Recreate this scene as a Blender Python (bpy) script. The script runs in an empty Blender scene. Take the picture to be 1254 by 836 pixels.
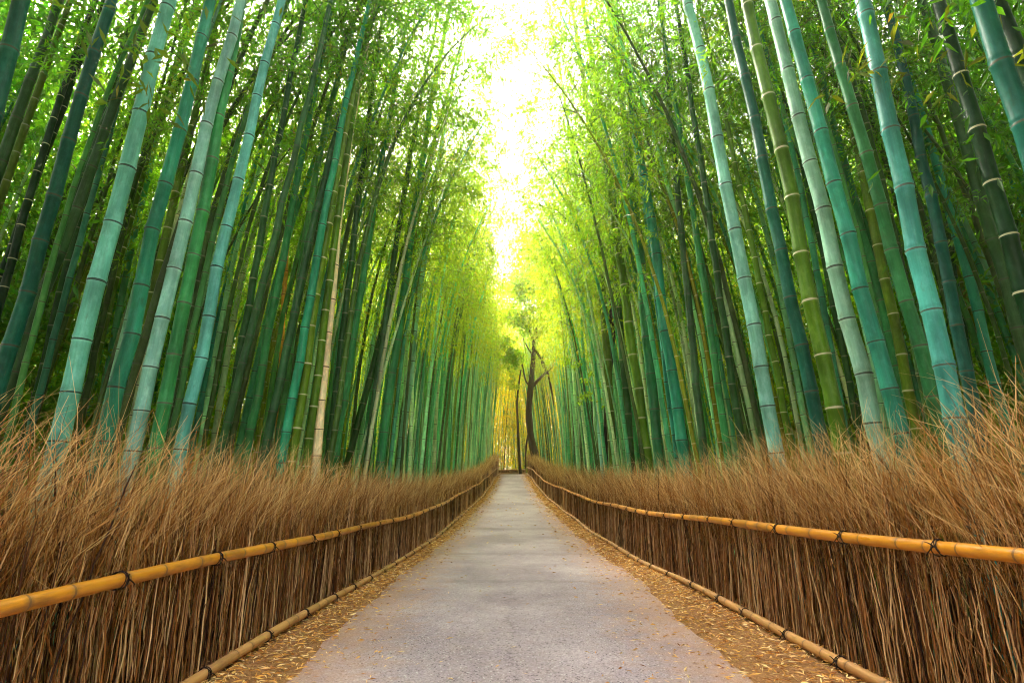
import bpy, math, random
import numpy as np
from mathutils import Vector, Matrix, Quaternion

rng = np.random.default_rng(11)
random.seed(11)
sc = bpy.context.scene
HAZE = .0012
COL = sc.collection

# ------------------------------------------------------------------ camera
F, CX, CY, HOR = 640.0, 627.0, 418.0, 602.0
TH = math.atan((HOR - CY) / F)
CAM = np.array([0.0, 0.0, 1.4])
ST, CT = math.sin(TH), math.cos(TH)

def ray(px, py):
    X = (px - CX) / F
    Y = (CY - py) / F
    return np.array([X, CT - Y * ST, ST + Y * CT])

def at(px, py, zc):
    return CAM + ray(px, py) * zc

def project(p):
    d = np.asarray(p, float) - CAM
    zc = d[..., 1] * CT + d[..., 2] * ST
    yc = -d[..., 1] * ST + d[..., 2] * CT
    return CX + F * d[..., 0] / zc, CY - F * yc / zc, zc

cam = bpy.data.objects.new('camera', bpy.data.cameras.new('camera'))
COL.objects.link(cam)
cam.location = CAM
cam.rotation_euler = (math.radians(90) + TH, 0, 0)
cam.data.sensor_width = 36
cam.data.lens = F / 1254 * 36
cam.data.clip_start = 0.05
cam.data.clip_end = 1000
sc.camera = cam

# ------------------------------------------------------------------ terrain profile
ZY = [-20, 12, 17, 24, 31, 37.5, 44, 50, 56, 90, 200]
ZZ = [0, 0, .17, .62, 1.08, 1.75, 2.55, 3.0, 3.05, 3.0, 3.2]
def gz(y):
    y = np.asarray(y, float)
    return (np.interp(y - 1, ZY, ZZ) + np.interp(y, ZY, ZZ) + np.interp(y + 1, ZY, ZZ)) / 3
def gw(y):
    return np.interp(y, [0, 9, 50, 60], [1, 1, .5, .47])
AL, AR = 2.42, 2.77
def rail_x(side, y):
    return (-AL if side < 0 else AR) * gw(y)
def path_x(side, y):
    if side < 0:
        return -np.interp(y, [0, 5, 10], [1.72, 1.76, 1.96]) * gw(y)
    return np.interp(y, [0, 5, 10], [1.75, 1.83, 2.12]) * gw(y)

# ------------------------------------------------------------------ helpers
def tag(o, label=None, cat=None, group=None, kind=None):
    if label: o['label'] = label
    if cat: o['category'] = cat
    if group: o['group'] = group
    if kind: o['kind'] = kind
    return o

def link(name, data, mats=None, parent=None, loc=None):
    o = bpy.data.objects.new(name, data)
    COL.objects.link(o)
    if parent is not None: o.parent = parent
    if loc is not None: o.location = loc
    return o

def make_mesh(name, V, Q, mat=None, attrs=None, uv=None, smooth=True):
    """V (n,3), Q (m,4) or (m,3) -> mesh; attrs {name: point floats or colours}; uv (m,k,2)."""
    V = np.asarray(V, np.float32); Q = np.asarray(Q, np.int32)
    me = bpy.data.meshes.new(name)
    k = Q.shape[1]
    me.vertices.add(len(V)); me.vertices.foreach_set('co', V.ravel())
    me.loops.add(Q.size); me.loops.foreach_set('vertex_index', Q.ravel())
    me.polygons.add(len(Q)); me.polygons.foreach_set('loop_start', np.arange(0, Q.size, k, dtype=np.int32))
    me.polygons.foreach_set('use_smooth', np.full(len(Q), smooth, dtype=bool))
    if uv is not None:
        l = me.uv_layers.new(name='UVMap')
        l.data.foreach_set('uv', np.asarray(uv, np.float32).ravel())
    for n, a in (attrs or {}).items():
        a = np.asarray(a, np.float32)
        if a.ndim == 1:
            me.attributes.new(n, 'FLOAT', 'POINT').data.foreach_set('value', a)
        else:
            if a.shape[1] == 3: a = np.concatenate([a, np.ones((len(a), 1), np.float32)], 1)
            me.attributes.new(n, 'FLOAT_COLOR', 'POINT').data.foreach_set('color', a.ravel())
    me.update(calc_edges=True)
    me.validate()
    if mat: me.materials.append(mat)
    return me

def tubes(P, R, sides):
    """P (N,K,3) polylines, R (N,K) radii -> V, Q, tube index per vertex, UV (u around, v = ring index)."""
    P = np.asarray(P, float); R = np.asarray(R, float)
    N, K, _ = P.shape
    T = np.gradient(P, axis=1)
    T /= np.linalg.norm(T, axis=2, keepdims=True) + 1e-9
    D = P[:, -1] - P[:, 0]
    D /= np.linalg.norm(D, axis=1, keepdims=True) + 1e-9
    ref = np.where(np.abs(D[:, :1]) > .8, np.array([[0, 1., 0]]), np.array([[1., 0, 0]]))
    ref = np.repeat(ref[:, None, :], K, 1)
    A = np.cross(T, ref); A /= np.linalg.norm(A, axis=2, keepdims=True) + 1e-9
    B = np.cross(T, A)
    a = np.arange(sides) * 2 * math.pi / sides
    V = P[:, :, None, :] + R[:, :, None, None] * (A[:, :, None, :] * np.cos(a)[None, None, :, None] + B[:, :, None, :] * np.sin(a)[None, None, :, None])
    idx = np.arange(N * K * sides).reshape(N, K, sides)
    nx = np.roll(idx, -1, 2)
    Q = np.stack([idx[:, :-1], nx[:, :-1], nx[:, 1:], idx[:, 1:]], -1).reshape(-1, 4)
    owner = np.repeat(np.arange(N), K * sides)
    u0 = np.broadcast_to((np.arange(sides) / sides)[None, None, :], (N, K - 1, sides)); u1 = u0 + 1. / sides
    v0 = np.broadcast_to(np.arange(K - 1)[None, :, None], (N, K - 1, sides)).astype(float); v1 = v0 + 1
    UV = np.stack([np.stack([u0, v0], -1), np.stack([u1, v0], -1), np.stack([u1, v1], -1), np.stack([u0, v1], -1)], 3).reshape(-1, 4, 2)
    return V.reshape(-1, 3), Q, owner, UV

def joinm(parts):
    """[(V, Q)] -> V, Q, part index per vertex"""
    Vs, Qs, ow, off = [], [], [], 0
    for i, (V, Q) in enumerate(parts):
        Vs.append(V); Qs.append(np.asarray(Q) + off); ow.append(np.full(len(V), i)); off += len(V)
    return np.concatenate(Vs), np.concatenate(Qs), np.concatenate(ow)

def unit(v):
    return v / (np.linalg.norm(v, axis=-1, keepdims=True) + 1e-9)

def leaf_quads(P, D, L, W, up=None):
    """diamond leaves: base P, direction D, length L, width W; slightly folded and drooped."""
    n = len(P)
    D = unit(D)
    r = rng.normal(size=(n, 3)) if up is None else up + rng.normal(size=(n, 3)) * .6
    S = unit(np.cross(D, r))
    Nn = np.cross(S, D)
    L = np.asarray(L)[:, None]; W = np.asarray(W)[:, None]
    mid = P + D * L * .42
    tip = P + D * L + np.array([0, 0, -1.]) * L * .12
    V = np.stack([P, mid + S * W * .5 + Nn * W * .15, tip, mid - S * W * .5 + Nn * W * .15], 1).reshape(-1, 3)
    Q = np.arange(4 * n).reshape(n, 4)
    return V, Q

# ------------------------------------------------------------------ materials
class NT:
    def __init__(s, name):
        s.m = bpy.data.materials.new(name); s.m.use_nodes = True
        s.t = s.m.node_tree; s.t.nodes.clear()
        s.out = s.n('ShaderNodeOutputMaterial')
    def n(s, typ, **kw):
        nd = s.t.nodes.new(typ)
        for k, v in kw.items():
            setattr(nd, k, v)
        return nd
    def l(s, a, b): s.t.links.new(a, b)
    def val(s, sock, v):
        if isinstance(v, bpy.types.NodeSocket): s.l(v, sock)
        else:
            if isinstance(v, (tuple, list)) and len(v) == 3 and sock.type == 'RGBA': v = (*v, 1)
            sock.default_value = v
    def math(s, op, a, b=0.0, c=None):
        nd = s.n('ShaderNodeMath', operation=op)
        s.val(nd.inputs[0], a); s.val(nd.inputs[1], b)
        if c is not None: s.val(nd.inputs[2], c)
        return nd.outputs[0]
    def mix(s, f, a, b, mode='MIX'):
        nd = s.n('ShaderNodeMix', data_type='RGBA', blend_type=mode)
        s.val(nd.inputs[0], f); s.val(nd.inputs[6], a); s.val(nd.inputs[7], b)
        return nd.outputs[2]
    def noise(s, vec, scale, detail=3, rough=.55):
        nd = s.n('ShaderNodeTexNoise'); s.l(vec, nd.inputs['Vector'])
        nd.inputs['Scale'].default_value = scale; nd.inputs['Detail'].default_value = detail; nd.inputs['Roughness'].default_value = rough
        return nd.outputs['Fac']
    def ramp(s, f, lo, hi, a=0.0, b=1.0):
        nd = s.n('ShaderNodeMapRange'); s.val(nd.inputs[0], f)
        nd.inputs[1].default_value = lo; nd.inputs[2].default_value = hi; nd.inputs[3].default_value = a; nd.inputs[4].default_value = b
        return nd.outputs[0]
    def vscale(s, vec, sc3):
        nd = s.n('ShaderNodeMapping'); s.l(vec, nd.inputs[0]); nd.inputs['Scale'].default_value = sc3
        return nd.outputs[0]
    def attr(s, name):
        return s.n('ShaderNodeAttribute', attribute_name=name)
    def principled(s, col, rough=.6, spec=.3, bump=None, bstr=.3, bdist=.01):
        p = s.n('ShaderNodeBsdfPrincipled')
        s.val(p.inputs['Base Color'], col); s.val(p.inputs['Roughness'], rough); p.inputs['Specular IOR Level'].default_value = spec
        if bump is not None:
            b = s.n('ShaderNodeBump'); b.inputs['Strength'].default_value = bstr; b.inputs['Distance'].default_value = bdist
            s.l(bump, b.inputs['Height']); s.l(b.outputs[0], p.inputs['Normal'])
        s.l(p.outputs[0], s.out.inputs[0])
        return p

def mat_culm(name, from_attr=False):
    s = NT(name)
    uv = s.n('ShaderNodeTexCoord')
    info = s.n('ShaderNodeObjectInfo')
    if from_attr:
        a = s.attr('tint'); col = a.outputs['Color']; white = .5; rnd = a.outputs['Fac']
    else:
        col = info.outputs['Color']; white = info.outputs['Alpha']; rnd = info.outputs['Random']
    add = s.n('ShaderNodeVectorMath', operation='MULTIPLY_ADD')
    s.l(uv.outputs['Object'], add.inputs[0]); add.inputs[1].default_value = (1, 1, 1)
    cmb = s.n('ShaderNodeCombineXYZ')
    off = s.math('MULTIPLY', rnd, 73.0)
    for i in range(3): s.l(off, cmb.inputs[i])
    s.l(cmb.outputs[0], add.inputs[2])
    P = add.outputs[0]
    sep = s.n('ShaderNodeSeparateXYZ'); s.l(uv.outputs['UV'], sep.inputs[0])
    fr = s.math('FRACT', sep.outputs[1])
    tone = s.ramp(s.noise(s.vscale(P, (6, 6, 1.2)), 1.0, 4), .3, .7, .58, 1.28)
    streak = s.ramp(s.noise(s.vscale(P, (70, 70, 1.5)), 1.0, 2), .25, .75, .86, 1.12)
    seg = s.n('ShaderNodeTexWhiteNoise', noise_dimensions='1D')
    s.l(s.math('ADD', s.math('FLOOR', sep.outputs[1]), off), seg.inputs['W'])
    segt = s.ramp(seg.outputs['Value'], 0, 1, .86, 1.12)
    k = s.math('MULTIPLY', s.math('MULTIPLY', tone, streak), segt)
    kc = s.n('ShaderNodeCombineColor')
    for i in range(3): s.l(k, kc.inputs[i])
    c = s.mix(1.0, col, kc.outputs[0], 'MULTIPLY')
    # waxy pale bloom in patches, strongest just under each joint
    bl = s.math('MULTIPLY', s.ramp(s.noise(s.vscale(P, (14, 14, 7)), 1.0, 5, .65), .47, .70), .6)
    bl2 = s.math('MULTIPLY', s.math('MAXIMUM', s.ramp(fr, .84, .985), s.ramp(fr, .93, .965, 0, 2.2)), s.math('MULTIPLY', s.ramp(s.noise(s.vscale(P, (5, 5, 2)), 1.0, 2), .3, .65), .42))
    pale_c = s.n('ShaderNodeVectorMath', operation='MULTIPLY_ADD'); s.l(c, pale_c.inputs[0]); pale_c.inputs[1].default_value = (1.9, 1.45, 1.6); pale_c.inputs[2].default_value = (.012, .02, .018)
    c = s.mix(s.math('MAXIMUM', bl, bl2), c, pale_c.outputs[0])
    # moss and specks
    ms = s.math('MULTIPLY', s.ramp(s.noise(s.vscale(P, (9, 9, 3.5)), 1.3, 5, .7), .58, .72), .55)
    c = s.mix(ms, c, s.mix(.6, c, (.045, .06, .012)))
    # long scratches and grey sheath stains
    scr = s.math('MULTIPLY', s.ramp(s.noise(s.vscale(P, (110, 110, 5)), 1.0, 3, .7), .66, .74), .4)
    c = s.mix(scr, c, s.mix(.5, c, (.16, .17, .10)))
    sp = s.n('ShaderNodeTexVoronoi'); s.l(P, sp.inputs['Vector']); sp.inputs['Scale'].default_value = 38
    c = s.mix(s.math('MULTIPLY', s.math('LESS_THAN', sp.outputs['Distance'], .11), .5), c, pale_c.outputs[0])
    # joint: dark scar or pale rim
    line = s.math('MAXIMUM', s.math('LESS_THAN', fr, .022), s.math('GREATER_THAN', fr, .985))
    ring = s.mix(white, (.012, .022, .012), (.50, .50, .30))
    c = s.mix(s.math('MULTIPLY', line, .9), c, ring)
    halo = s.math('MULTIPLY', s.ramp(fr, .022, .06, 1, 0), s.math('GREATER_THAN', fr, .022))
    c = s.mix(s.math('MULTIPLY', halo, .4), c, pale_c.outputs[0])
    s.principled(c, s.ramp(tone, .58, 1.28, .48, .34), .16, s.noise(s.vscale(P, (60, 60, 6)), 1.0, 3), .12, .004)
    return s.m

def mat_leaf(name, front, back, from_attr=False, objtint=True):
    s = NT(name)
    a = s.attr('rnd')
    info = s.n('ShaderNodeObjectInfo')
    k = s.ramp(a.outputs['Fac'], 0, 1, .55, 1.45)
    kc = s.n('ShaderNodeCombineColor')
    for i in range(3): s.l(k, kc.inputs[i])
    f = s.mix(1.0, front, kc.outputs[0], 'MULTIPLY')
    b = s.mix(1.0, back, kc.outputs[0], 'MULTIPLY')
    yl = s.math('MULTIPLY', s.math('GREATER_THAN', a.outputs['Fac'], .93), .7)
    f = s.mix(yl, f, (.30, .24, .02)); b = s.mix(yl, b, (.55, .42, .03))
    if from_attr: t = s.attr('tint').outputs['Color']
    else: t = info.outputs['Color']
    f = s.mix(1.0, f, t, 'MULTIPLY'); b = s.mix(1.0, b, t, 'MULTIPLY')
    d = s.n('ShaderNodeBsdfDiffuse'); s.l(f, d.inputs[0])
    tr = s.n('ShaderNodeBsdfTranslucent'); s.l(b, tr.inputs[0])
    g = s.n('ShaderNodeBsdfGlossy'); g.inputs['Roughness'].default_value = .45; g.inputs[0].default_value = (.8, .8, .8, 1)
    m1 = s.n('ShaderNodeMixShader'); m1.inputs[0].default_value = .55; s.l(d.outputs[0], m1.inputs[1]); s.l(tr.outputs[0], m1.inputs[2])
    m2 = s.n('ShaderNodeMixShader'); m2.inputs[0].default_value = .035; s.l(m1.outputs[0], m2.inputs[1]); s.l(g.outputs[0], m2.inputs[2])
    s.l(m2.outputs[0], s.out.inputs[0])
    return s.m

def mat_tint(name, c0, c1, c2, rough=.7, spec=.2, banded=False):
    """dry stalks, twigs, dead leaves: colour by the 'rnd' attribute of each piece"""
    s = NT(name)
    a = s.attr('rnd').outputs['Fac']
    cr = s.n('ShaderNodeValToRGB'); s.l(a, cr.inputs[0])
    e = cr.color_ramp.elements
    e[0].color = (*c0, 1); e[1].color = (*c2, 1); m = e.new(.5); m.color = (*c1, 1)
    c = cr.outputs[0]
    tc = s.n('ShaderNodeTexCoord')
    if banded:
        n = s.noise(s.vscale(tc.outputs['Object'], (40, 40, 9)), 1.0, 3, .6)
        c = s.mix(s.ramp(n, .35, .7, 0, .75), c, s.mix(1.0, c, (.36, .30, .26), 'MULTIPLY'))
    s.principled(c, rough, spec)
    return s.m

def mat_rail(name, base, stain, gloss=.3):
    s = NT(name)
    tc = s.n('ShaderNodeTexCoord'); P = tc.outputs['Object']
    sep = s.n('ShaderNodeSeparateXYZ'); s.l(tc.outputs['UV'], sep.inputs[0])
    fr = s.math('FRACT', sep.outputs[1])
    st = s.noise(s.vscale(P, (45, 3, 45)), 1.0, 3)
    c = s.mix(s.ramp(st, .35, .75, 0, .8), base, stain)
    pt = s.noise(s.vscale(P, (12, 2.2, 12)), 1.0, 5, .7)
    c = s.mix(s.ramp(pt, .50, .70, 0, .8), c, s.mix(.6, stain, (.17, .09, .035)))
    sg = s.n('ShaderNodeTexWhiteNoise', noise_dimensions='1D'); s.l(s.math('FLOOR', sep.outputs[1]), sg.inputs['W'])
    kc = s.n('ShaderNodeCombineColor'); kk = s.ramp(sg.outputs['Value'], 0, 1, .82, 1.12)
    for i in range(3): s.l(kk, kc.inputs[i])
    c = s.mix(1.0, c, kc.outputs[0], 'MULTIPLY')
    line = s.math('MAXIMUM', s.math('LESS_THAN', fr, .03), s.math('GREATER_THAN', fr, .985))
    c = s.mix(s.math('MULTIPLY', line, .75), c, (.09, .04, .015))
    near = s.math('MULTIPLY', s.math('MAXIMUM', s.ramp(fr, .03, .12, 1, 0), s.ramp(fr, .9, .985, 0, 1)), s.ramp(pt, .4, .6, .1, .6))
    c = s.mix(near, c, (.24, .13, .05))
    s.principled(c, s.ramp(pt, .3, .7, gloss, gloss + .25), .5, st, .1, .003)
    return s.m

M_CULM = mat_culm('bamboo_culm')
M_CULM_G = mat_culm('bamboo_culm_grove', True)
M_LEAF = mat_leaf('bamboo_leaf', (.075, .19, .012), (.34, .60, .015))
M_LEAF_G = mat_leaf('bamboo_leaf_grove', (.075, .19, .012), (.34, .60, .015), True)
M_BRANCH = mat_tint('bamboo_branch', (.05, .09, .02), (.09, .13, .03), (.15, .16, .05), .6)
M_STALK = mat_tint('dry_stalk', (.045, .015, .004), (.37, .15, .030), (.90, .63, .30), .6, .25, True)
M_TWIG = mat_tint('dry_twig', (.075, .024, .004), (.46, .20, .030), (.94, .68, .28), .65, .2)
M_LITTER = mat_tint('dead_leaf', (.36, .12, .02), (.80, .44, .09), (.97, .76, .36), .7, .2)
M_RAIL = mat_rail('golden_bamboo', (.72, .31, .016), (.58, .21, .013), .26)
M_RAIL2 = mat_rail('tan_bamboo', (.62, .34, .11), (.50, .24, .07), .36)
def simple(name, col, rough=.8, nsc=8, lo=.7, hi=1.25, bump=.0):
    s = NT(name); tc = s.n('ShaderNodeTexCoord')
    n = s.noise(tc.outputs['Object'], nsc, 5, .65)
    kc = s.n('ShaderNodeCombineColor'); kk = s.ramp(n, .3, .7, lo, hi)
    for i in range(3): s.l(kk, kc.inputs[i])
    s.principled(s.mix(1.0, col, kc.outputs[0], 'MULTIPLY'), rough, .2, n, bump, .02)
    return s.m
M_CORD = simple('black_cord', (.018, .011, .008), .8, 90)
M_BARK = simple('dark_bark', (.050, .026, .014), .9, 14, .5, 1.6, .6)
M_CHAR = simple('black_bark', (.016, .011, .009), .95, 14, .5, 1.6, .6)

def mat_soil():
    s = NT('forest_floor'); tc = s.n('ShaderNodeTexCoord'); P = tc.outputs['Object']
    a = s.noise(P, 1.3, 6, .65); b = s.noise(P, 28, 5, .7)
    c = s.mix(s.ramp(a, .35, .65), (.19, .085, .035), (.34, .17, .07))
    c = s.mix(s.ramp(b, .4, .62), c, (.50, .28, .11))
    c = s.mix(s.ramp(s.noise(P, 70, 3, .6), .55, .7, 0, .8), c, (.06, .035, .02))
    s.principled(c, .95, .1, b, .8, .03)
    return s.m
def mat_path():
    s = NT('worn_asphalt'); tc = s.n('ShaderNodeTexCoord'); P = tc.outputs['Object']
    sep = s.n('ShaderNodeSeparateXYZ'); s.l(P, sep.inputs[0])
    big = s.noise(P, .55, 5, .6); mid = s.noise(P, 4.5, 5, .65); fine = s.noise(P, 110, 2, .6)
    c = s.mix(s.ramp(big, .38, .62), (.305, .250, .272), (.47, .400, .420))
    c = s.mix(s.ramp(mid, .42, .7, 0, .45), c, (.40, .31, .285))
    v = s.n('ShaderNodeTexVoronoi'); s.l(P, v.inputs['Vector']); v.inputs['Scale'].default_value = 85
    sc_ = s.n('ShaderNodeSeparateColor'); s.l(v.outputs['Color'], sc_.inputs[0])
    st = s.ramp(sc_.outputs[0], 0, 1, .68, 1.30)
    kc = s.n('ShaderNodeCombineColor')
    for i in range(3): s.l(st, kc.inputs[i])
    c = s.mix(.85, c, s.mix(1.0, c, kc.outputs[0], 'MULTIPLY'))
    c = s.mix(s.math('GREATER_THAN', sc_.outputs[1], .975), c, (.62, .60, .58))
    c = s.mix(s.math('LESS_THAN', sc_.outputs[2], .035), c, (.13, .10, .11))
    # patch repairs across the path and the hairline crack
    w = s.math('ADD', sep.outputs[1], s.math('MULTIPLY', s.math('SUBTRACT', mid, .5), .8))
    for y0, wd in ((9.2, .12), (12.8, .18), (18.0, .25)):
        bnd = s.math('LESS_THAN', s.math('ABSOLUTE', s.math('SUBTRACT', w, y0)), wd)
        c = s.mix(s.math('MULTIPLY', bnd, .25), c, (.16, .13, .14))
    cx = s.math('ADD', s.math('MULTIPLY', s.math('SUBTRACT', s.noise(P, 2.2, 8, .7), .5), .9), -.0)
    ck = s.math('LESS_THAN', s.math('ABSOLUTE', s.math('SUBTRACT', sep.outputs[0], cx)), .011)
    ck = s.math('MULTIPLY', ck, s.math('MULTIPLY', s.math('GREATER_THAN', sep.outputs[1], 2.2), s.math('LESS_THAN', sep.outputs[1], 9.0)))
    ck = s.math('MULTIPLY', ck, s.ramp(s.noise(P, 5, 3), .36, .46))
    c = s.mix(s.math('MULTIPLY', ck, .45), c, (.05, .035, .03))
    # leaf dust along both verges (edge attribute: 0 in the middle, 1 at the edges)
    ed = s.attr('edge').outputs['Fac']
    dust = s.ramp(s.math('ADD', ed, s.math('MULTIPLY', s.math('SUBTRACT', mid, .5), .9)), .50, 1.12, 0, .85)
    c = s.mix(dust, c, s.mix(s.ramp(fine, .4, .6), (.38, .20, .13), (.54, .34, .20)))
    s.principled(c, .85, .25, s.math('ADD', st, s.math('MULTIPLY', fine, .5)), .55, .006)
    return s.m
M_SOIL, M_PATH = mat_soil(), mat_path()

# ------------------------------------------------------------------ ground and path
def sheet(xs_fn, ys, nx, zoff, bump=0, name='', mat=None, edge=False):
    V = []; ed = []
    for y in ys:
        x0, x1 = xs_fn(y)
        for i in range(nx):
            t = i / (nx - 1); x = x0 + (x1 - x0) * t
            V.append((x, y, float(gz(y)) + zoff)); ed.append(abs(2 * t - 1))
    V = np.array(V); ny = len(ys)
    if bump:
        far = np.clip((np.abs(V[:, 0]) - 3.4) / 3, 0, 1)
        V[:, 2] += far * bump * (np.sin(V[:, 0] * .9 + 1.3 * np.sin(V[:, 1] * .31)) + np.sin(V[:, 1] * .7 + V[:, 0] * .4)) * .5
    i = np.arange((ny - 1) * nx).reshape(ny - 1, nx)[:, :-1].ravel()
    Q = np.stack([i, i + 1, i + nx + 1, i + nx], 1)
    return make_mesh(name, V, Q, mat, {'edge': np.array(ed)} if edge else None)
ys = np.concatenate([np.arange(-40, 0, 4), np.arange(0, 60, 1.), np.arange(60, 260, 10)])
g = link('ground', sheet(lambda y: (-200, 200), ys, 201, 0, .12, 'ground', M_SOIL)); tag(g, kind='structure')
yp = np.arange(-6, 54, .12)
def pedge(y):
    w = .03 * math.sin(y * 1.7) + .02 * math.sin(y * 4.1 + 1) + .015 * math.sin(y * 9.7)
    return path_x(-1, y) + w, path_x(1, y) + .03 * math.sin(y * 1.3 + 2) + .02 * math.sin(y * 3.7) + .015 * math.sin(y * 8.3)
p = link('path', sheet(pedge, yp, 25, .012, 0, 'path', M_PATH, True)); tag(p, kind='structure')

# fallen leaves along the verges, thinning onto the path
P, n = [], 0
for side, cnt in ((-1, 15000), (1, 17000)):
    y = 1.0 + 44 * rng.random(cnt) ** 1.9
    e, r = path_x(side, y), rail_x(side, y)
    t = np.where(rng.random(cnt) < .86, rng.random(cnt) ** .8, -rng.random(cnt) ** 2.4 * .9)
    x = e + (r + side * .12 - e) * t
    P.append(np.stack([x, y, gz(y) + .016 + .02 * rng.random(cnt) * (t > 0)], 1))
y = 1.5 + 30 * rng.random(260) ** 1.5
P.append(np.stack([rng.uniform(-1.4, 1.6, 260) * gw(y), y, gz(y) + .017], 1))
P = np.concatenate(P)
ang = rng.random(len(P)) * 6.283
D = np.stack([np.cos(ang), np.sin(ang), rng.normal(0, .16, len(P)) + .05], 1)
big = 1 + np.clip(P[:, 1] - 6, 0, 30) / 12
V, Q = leaf_quads(P, D, rng.uniform(.035, .10, len(P)) * big ** .5, rng.uniform(.007, .018, len(P)) * big, np.array([0, 0, 1.]))
V[:, 2] = np.maximum(V[:, 2], gz(V[:, 1]) + .015)
o = link('fallen_leaves', make_mesh('fallen_leaves', V, Q, M_LITTER, {'rnd': np.repeat(rng.random(len(P)), 4)}, smooth=False)); tag(o, kind='stuff')

# ------------------------------------------------------------------ brushwood fences
def brush(side):
    V, Q, A, mi, off = [], [], [], [], 0
    def put(P, R, s, rnd, m):
        nonlocal off
        v, q, ow, _ = tubes(P, R, s)
        V.append(v); Q.append(q + off); A.append(rnd[ow]); mi.append(np.full(len(q), m)); off += len(v)
    H = 1.62 if side < 0 else 1.86
    for (y0, y1, dens, k, s) in ((.6, 7, 340, 1, 4), (7, 16, 215, 1.25, 3), (16, 30, 90, 2.0, 3), (30, 50.5, 60, 3.0, 3)):
        n = int((y1 - y0) * dens)
        y = rng.uniform(y0, y1, n)
        dp = np.where(rng.random(n) < .25, rng.uniform(.34, .44, n), rng.random(n) ** 1.3 * .36)
        x = rail_x(side, y) + side * (.055 + dp)
        ln = rng.uniform(.75, 1.35, n)
        lean = rng.normal(0, .055, n) - .035; lx = rng.normal(0, .035, n)
        wild = rng.random(n) < .07
        lean = lean + .05 * np.sin(y * 2.1 + side) * np.sin(y * .83 + 1)
        lean = np.where(wild, rng.normal(0, .4, n), lean)
        K = 9; t = np.linspace(0, 1, K)
        j = rng.normal(0, .008, (n, K, 2)); j[:, 0] = 0
        Pp = np.zeros((n, K, 3))
        Pp[:, :, 0] = x[:, None] + lx[:, None] * ln[:, None] * t + j[:, :, 0] * .6
        Pp[:, :, 1] = y[:, None] + lean[:, None] * ln[:, None] * t + j[:, :, 1]
        Pp[:, :, 2] = (gz(y) - .03 + np.where(wild, rng.uniform(0, .5, n), 0))[:, None] + ln[:, None] * t
        # keep behind the rails
        Pp[:, :, 0] = side * np.maximum(side * Pp[:, :, 0], side * rail_x(side, Pp[:, :, 1]) + .05)
        r0 = (.0025 + .0044 * rng.random(n) ** 1.5) * k
        R = r0[:, None] * np.array([1, 1.22, .95, 1.2, .92, 1.15, .85, 1.0, .55])
        put(Pp, R, s, np.clip(rng.normal(.52, .34, n) - dp * .5, 0, 1), 0)  # stalks deeper in the brush coloured darker, shade put into the colour
        # fine branching tops
        n2 = int((y1 - y0) * dens * 2.7)
        y = rng.uniform(y0, y1, n2)
        dp = rng.random(n2) * .42
        x = rail_x(side, y) + side * (.06 + dp)
        zb = rng.uniform(.55, 1.2, n2) + (H - 1.62) * .6
        L = rng.uniform(.35, .85, n2) * (1 + .25 * (rng.random(n2) < .1)) * (1 + .14 * np.sin(y * 3.3 + side) * np.sin(y * 1.27))
        az = rng.normal(.15, .34, n2) + .15 * np.sin(y * 5.1 + 2 * side) * np.sin(y * 1.9) + .15 * np.sin(y * 13.); ax = rng.normal(-.10, .26, n2) * side
        D0 = unit(np.stack([ax * .4, az * .5, np.ones(n2)], 1)); D1 = unit(np.stack([ax * 1.5, az * 1.5, np.full(n2, .85)], 1))
        K = 4; t = np.linspace(0, 1, K)
        B = np.stack([x, y, gz(y) + zb], 1)
        Pp = B[:, None] + L[:, None, None] * (D0[:, None] * t[None, :, None] + (D1 - D0)[:, None] * (t ** 2)[None, :, None] * .6)
        Pp += rng.normal(0, .020, Pp.shape) * (t[None, :, None] > 0)
        lim = side * rail_x(side, Pp[:, :, 1]) + np.where(Pp[:, :, 2] - gz(Pp[:, :, 1]) < 1.2, .05, -.18)
        Pp[:, :, 0] = side * np.maximum(side * Pp[:, :, 0], lim)
        R = ((.0012 + .0025 * rng.random(n2) ** 1.8) * k)[:, None] * np.array([1, .85, .65, .35])
        rn = np.clip(rng.normal(.46, .36, n2) + (zb + L - 1.5) * .25, 0, 1)
        put(Pp, R, 3, rn, 1)
        # side twiglets
        sel = rng.choice(n2, int(n2 * .75), replace=False)
        tt = rng.integers(1, 3, len(sel))
        b = Pp[sel, tt]
        d = unit(np.stack([rng.normal(0, .6, len(sel)), rng.normal(.35, .6, len(sel)), rng.uniform(.2, 1.1, len(sel))], 1))
        l2 = rng.uniform(.08, .26, len(sel))
        P3 = np.stack([b, b + d * l2[:, None] * .5 + rng.normal(0, .01, b.shape), b + d * l2[:, None]], 1)
        lim = side * rail_x(side, P3[:, :, 1]) + np.where(P3[:, :, 2] - gz(P3[:, :, 1]) < 1.2, .05, -.25)
        P3[:, :, 0] = side * np.maximum(side * P3[:, :, 0], lim)
        put(P3, np.full(len(sel), .0014 * k)[:, None] * np.array([1, .8, .4]), 3, np.clip(rn[sel] + .1, 0, 1), 1)
    # long pale wisps above the brush
    n = 420
    y = 1.2 + 22 * rng.random(n) ** 1.6
    x = rail_x(side, y) + side * rng.uniform(.1, .45, n)
    L = rng.uniform(.5, 1.0, n); ay = rng.normal(.2, .4, n); ax = rng.normal(0, .3, n)
    B = np.stack([x, y, gz(y) + H - .45], 1)
    t = np.linspace(0, 1, 6)
    Pp = B[:, None] + L[:, None, None] * np.stack([ax[:, None] * t ** 1.6, ay[:, None] * t ** 1.6, (t - .22 * t ** 3)[None, :].repeat(n, 0)], 2)
    put(Pp, np.full((n, 6), .0013) * np.array([1, .95, .85, .7, .5, .3]), 3, rng.uniform(.6, 1, n), 1)
    V = np.concatenate(V); Q = np.concatenate(Q)
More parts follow.
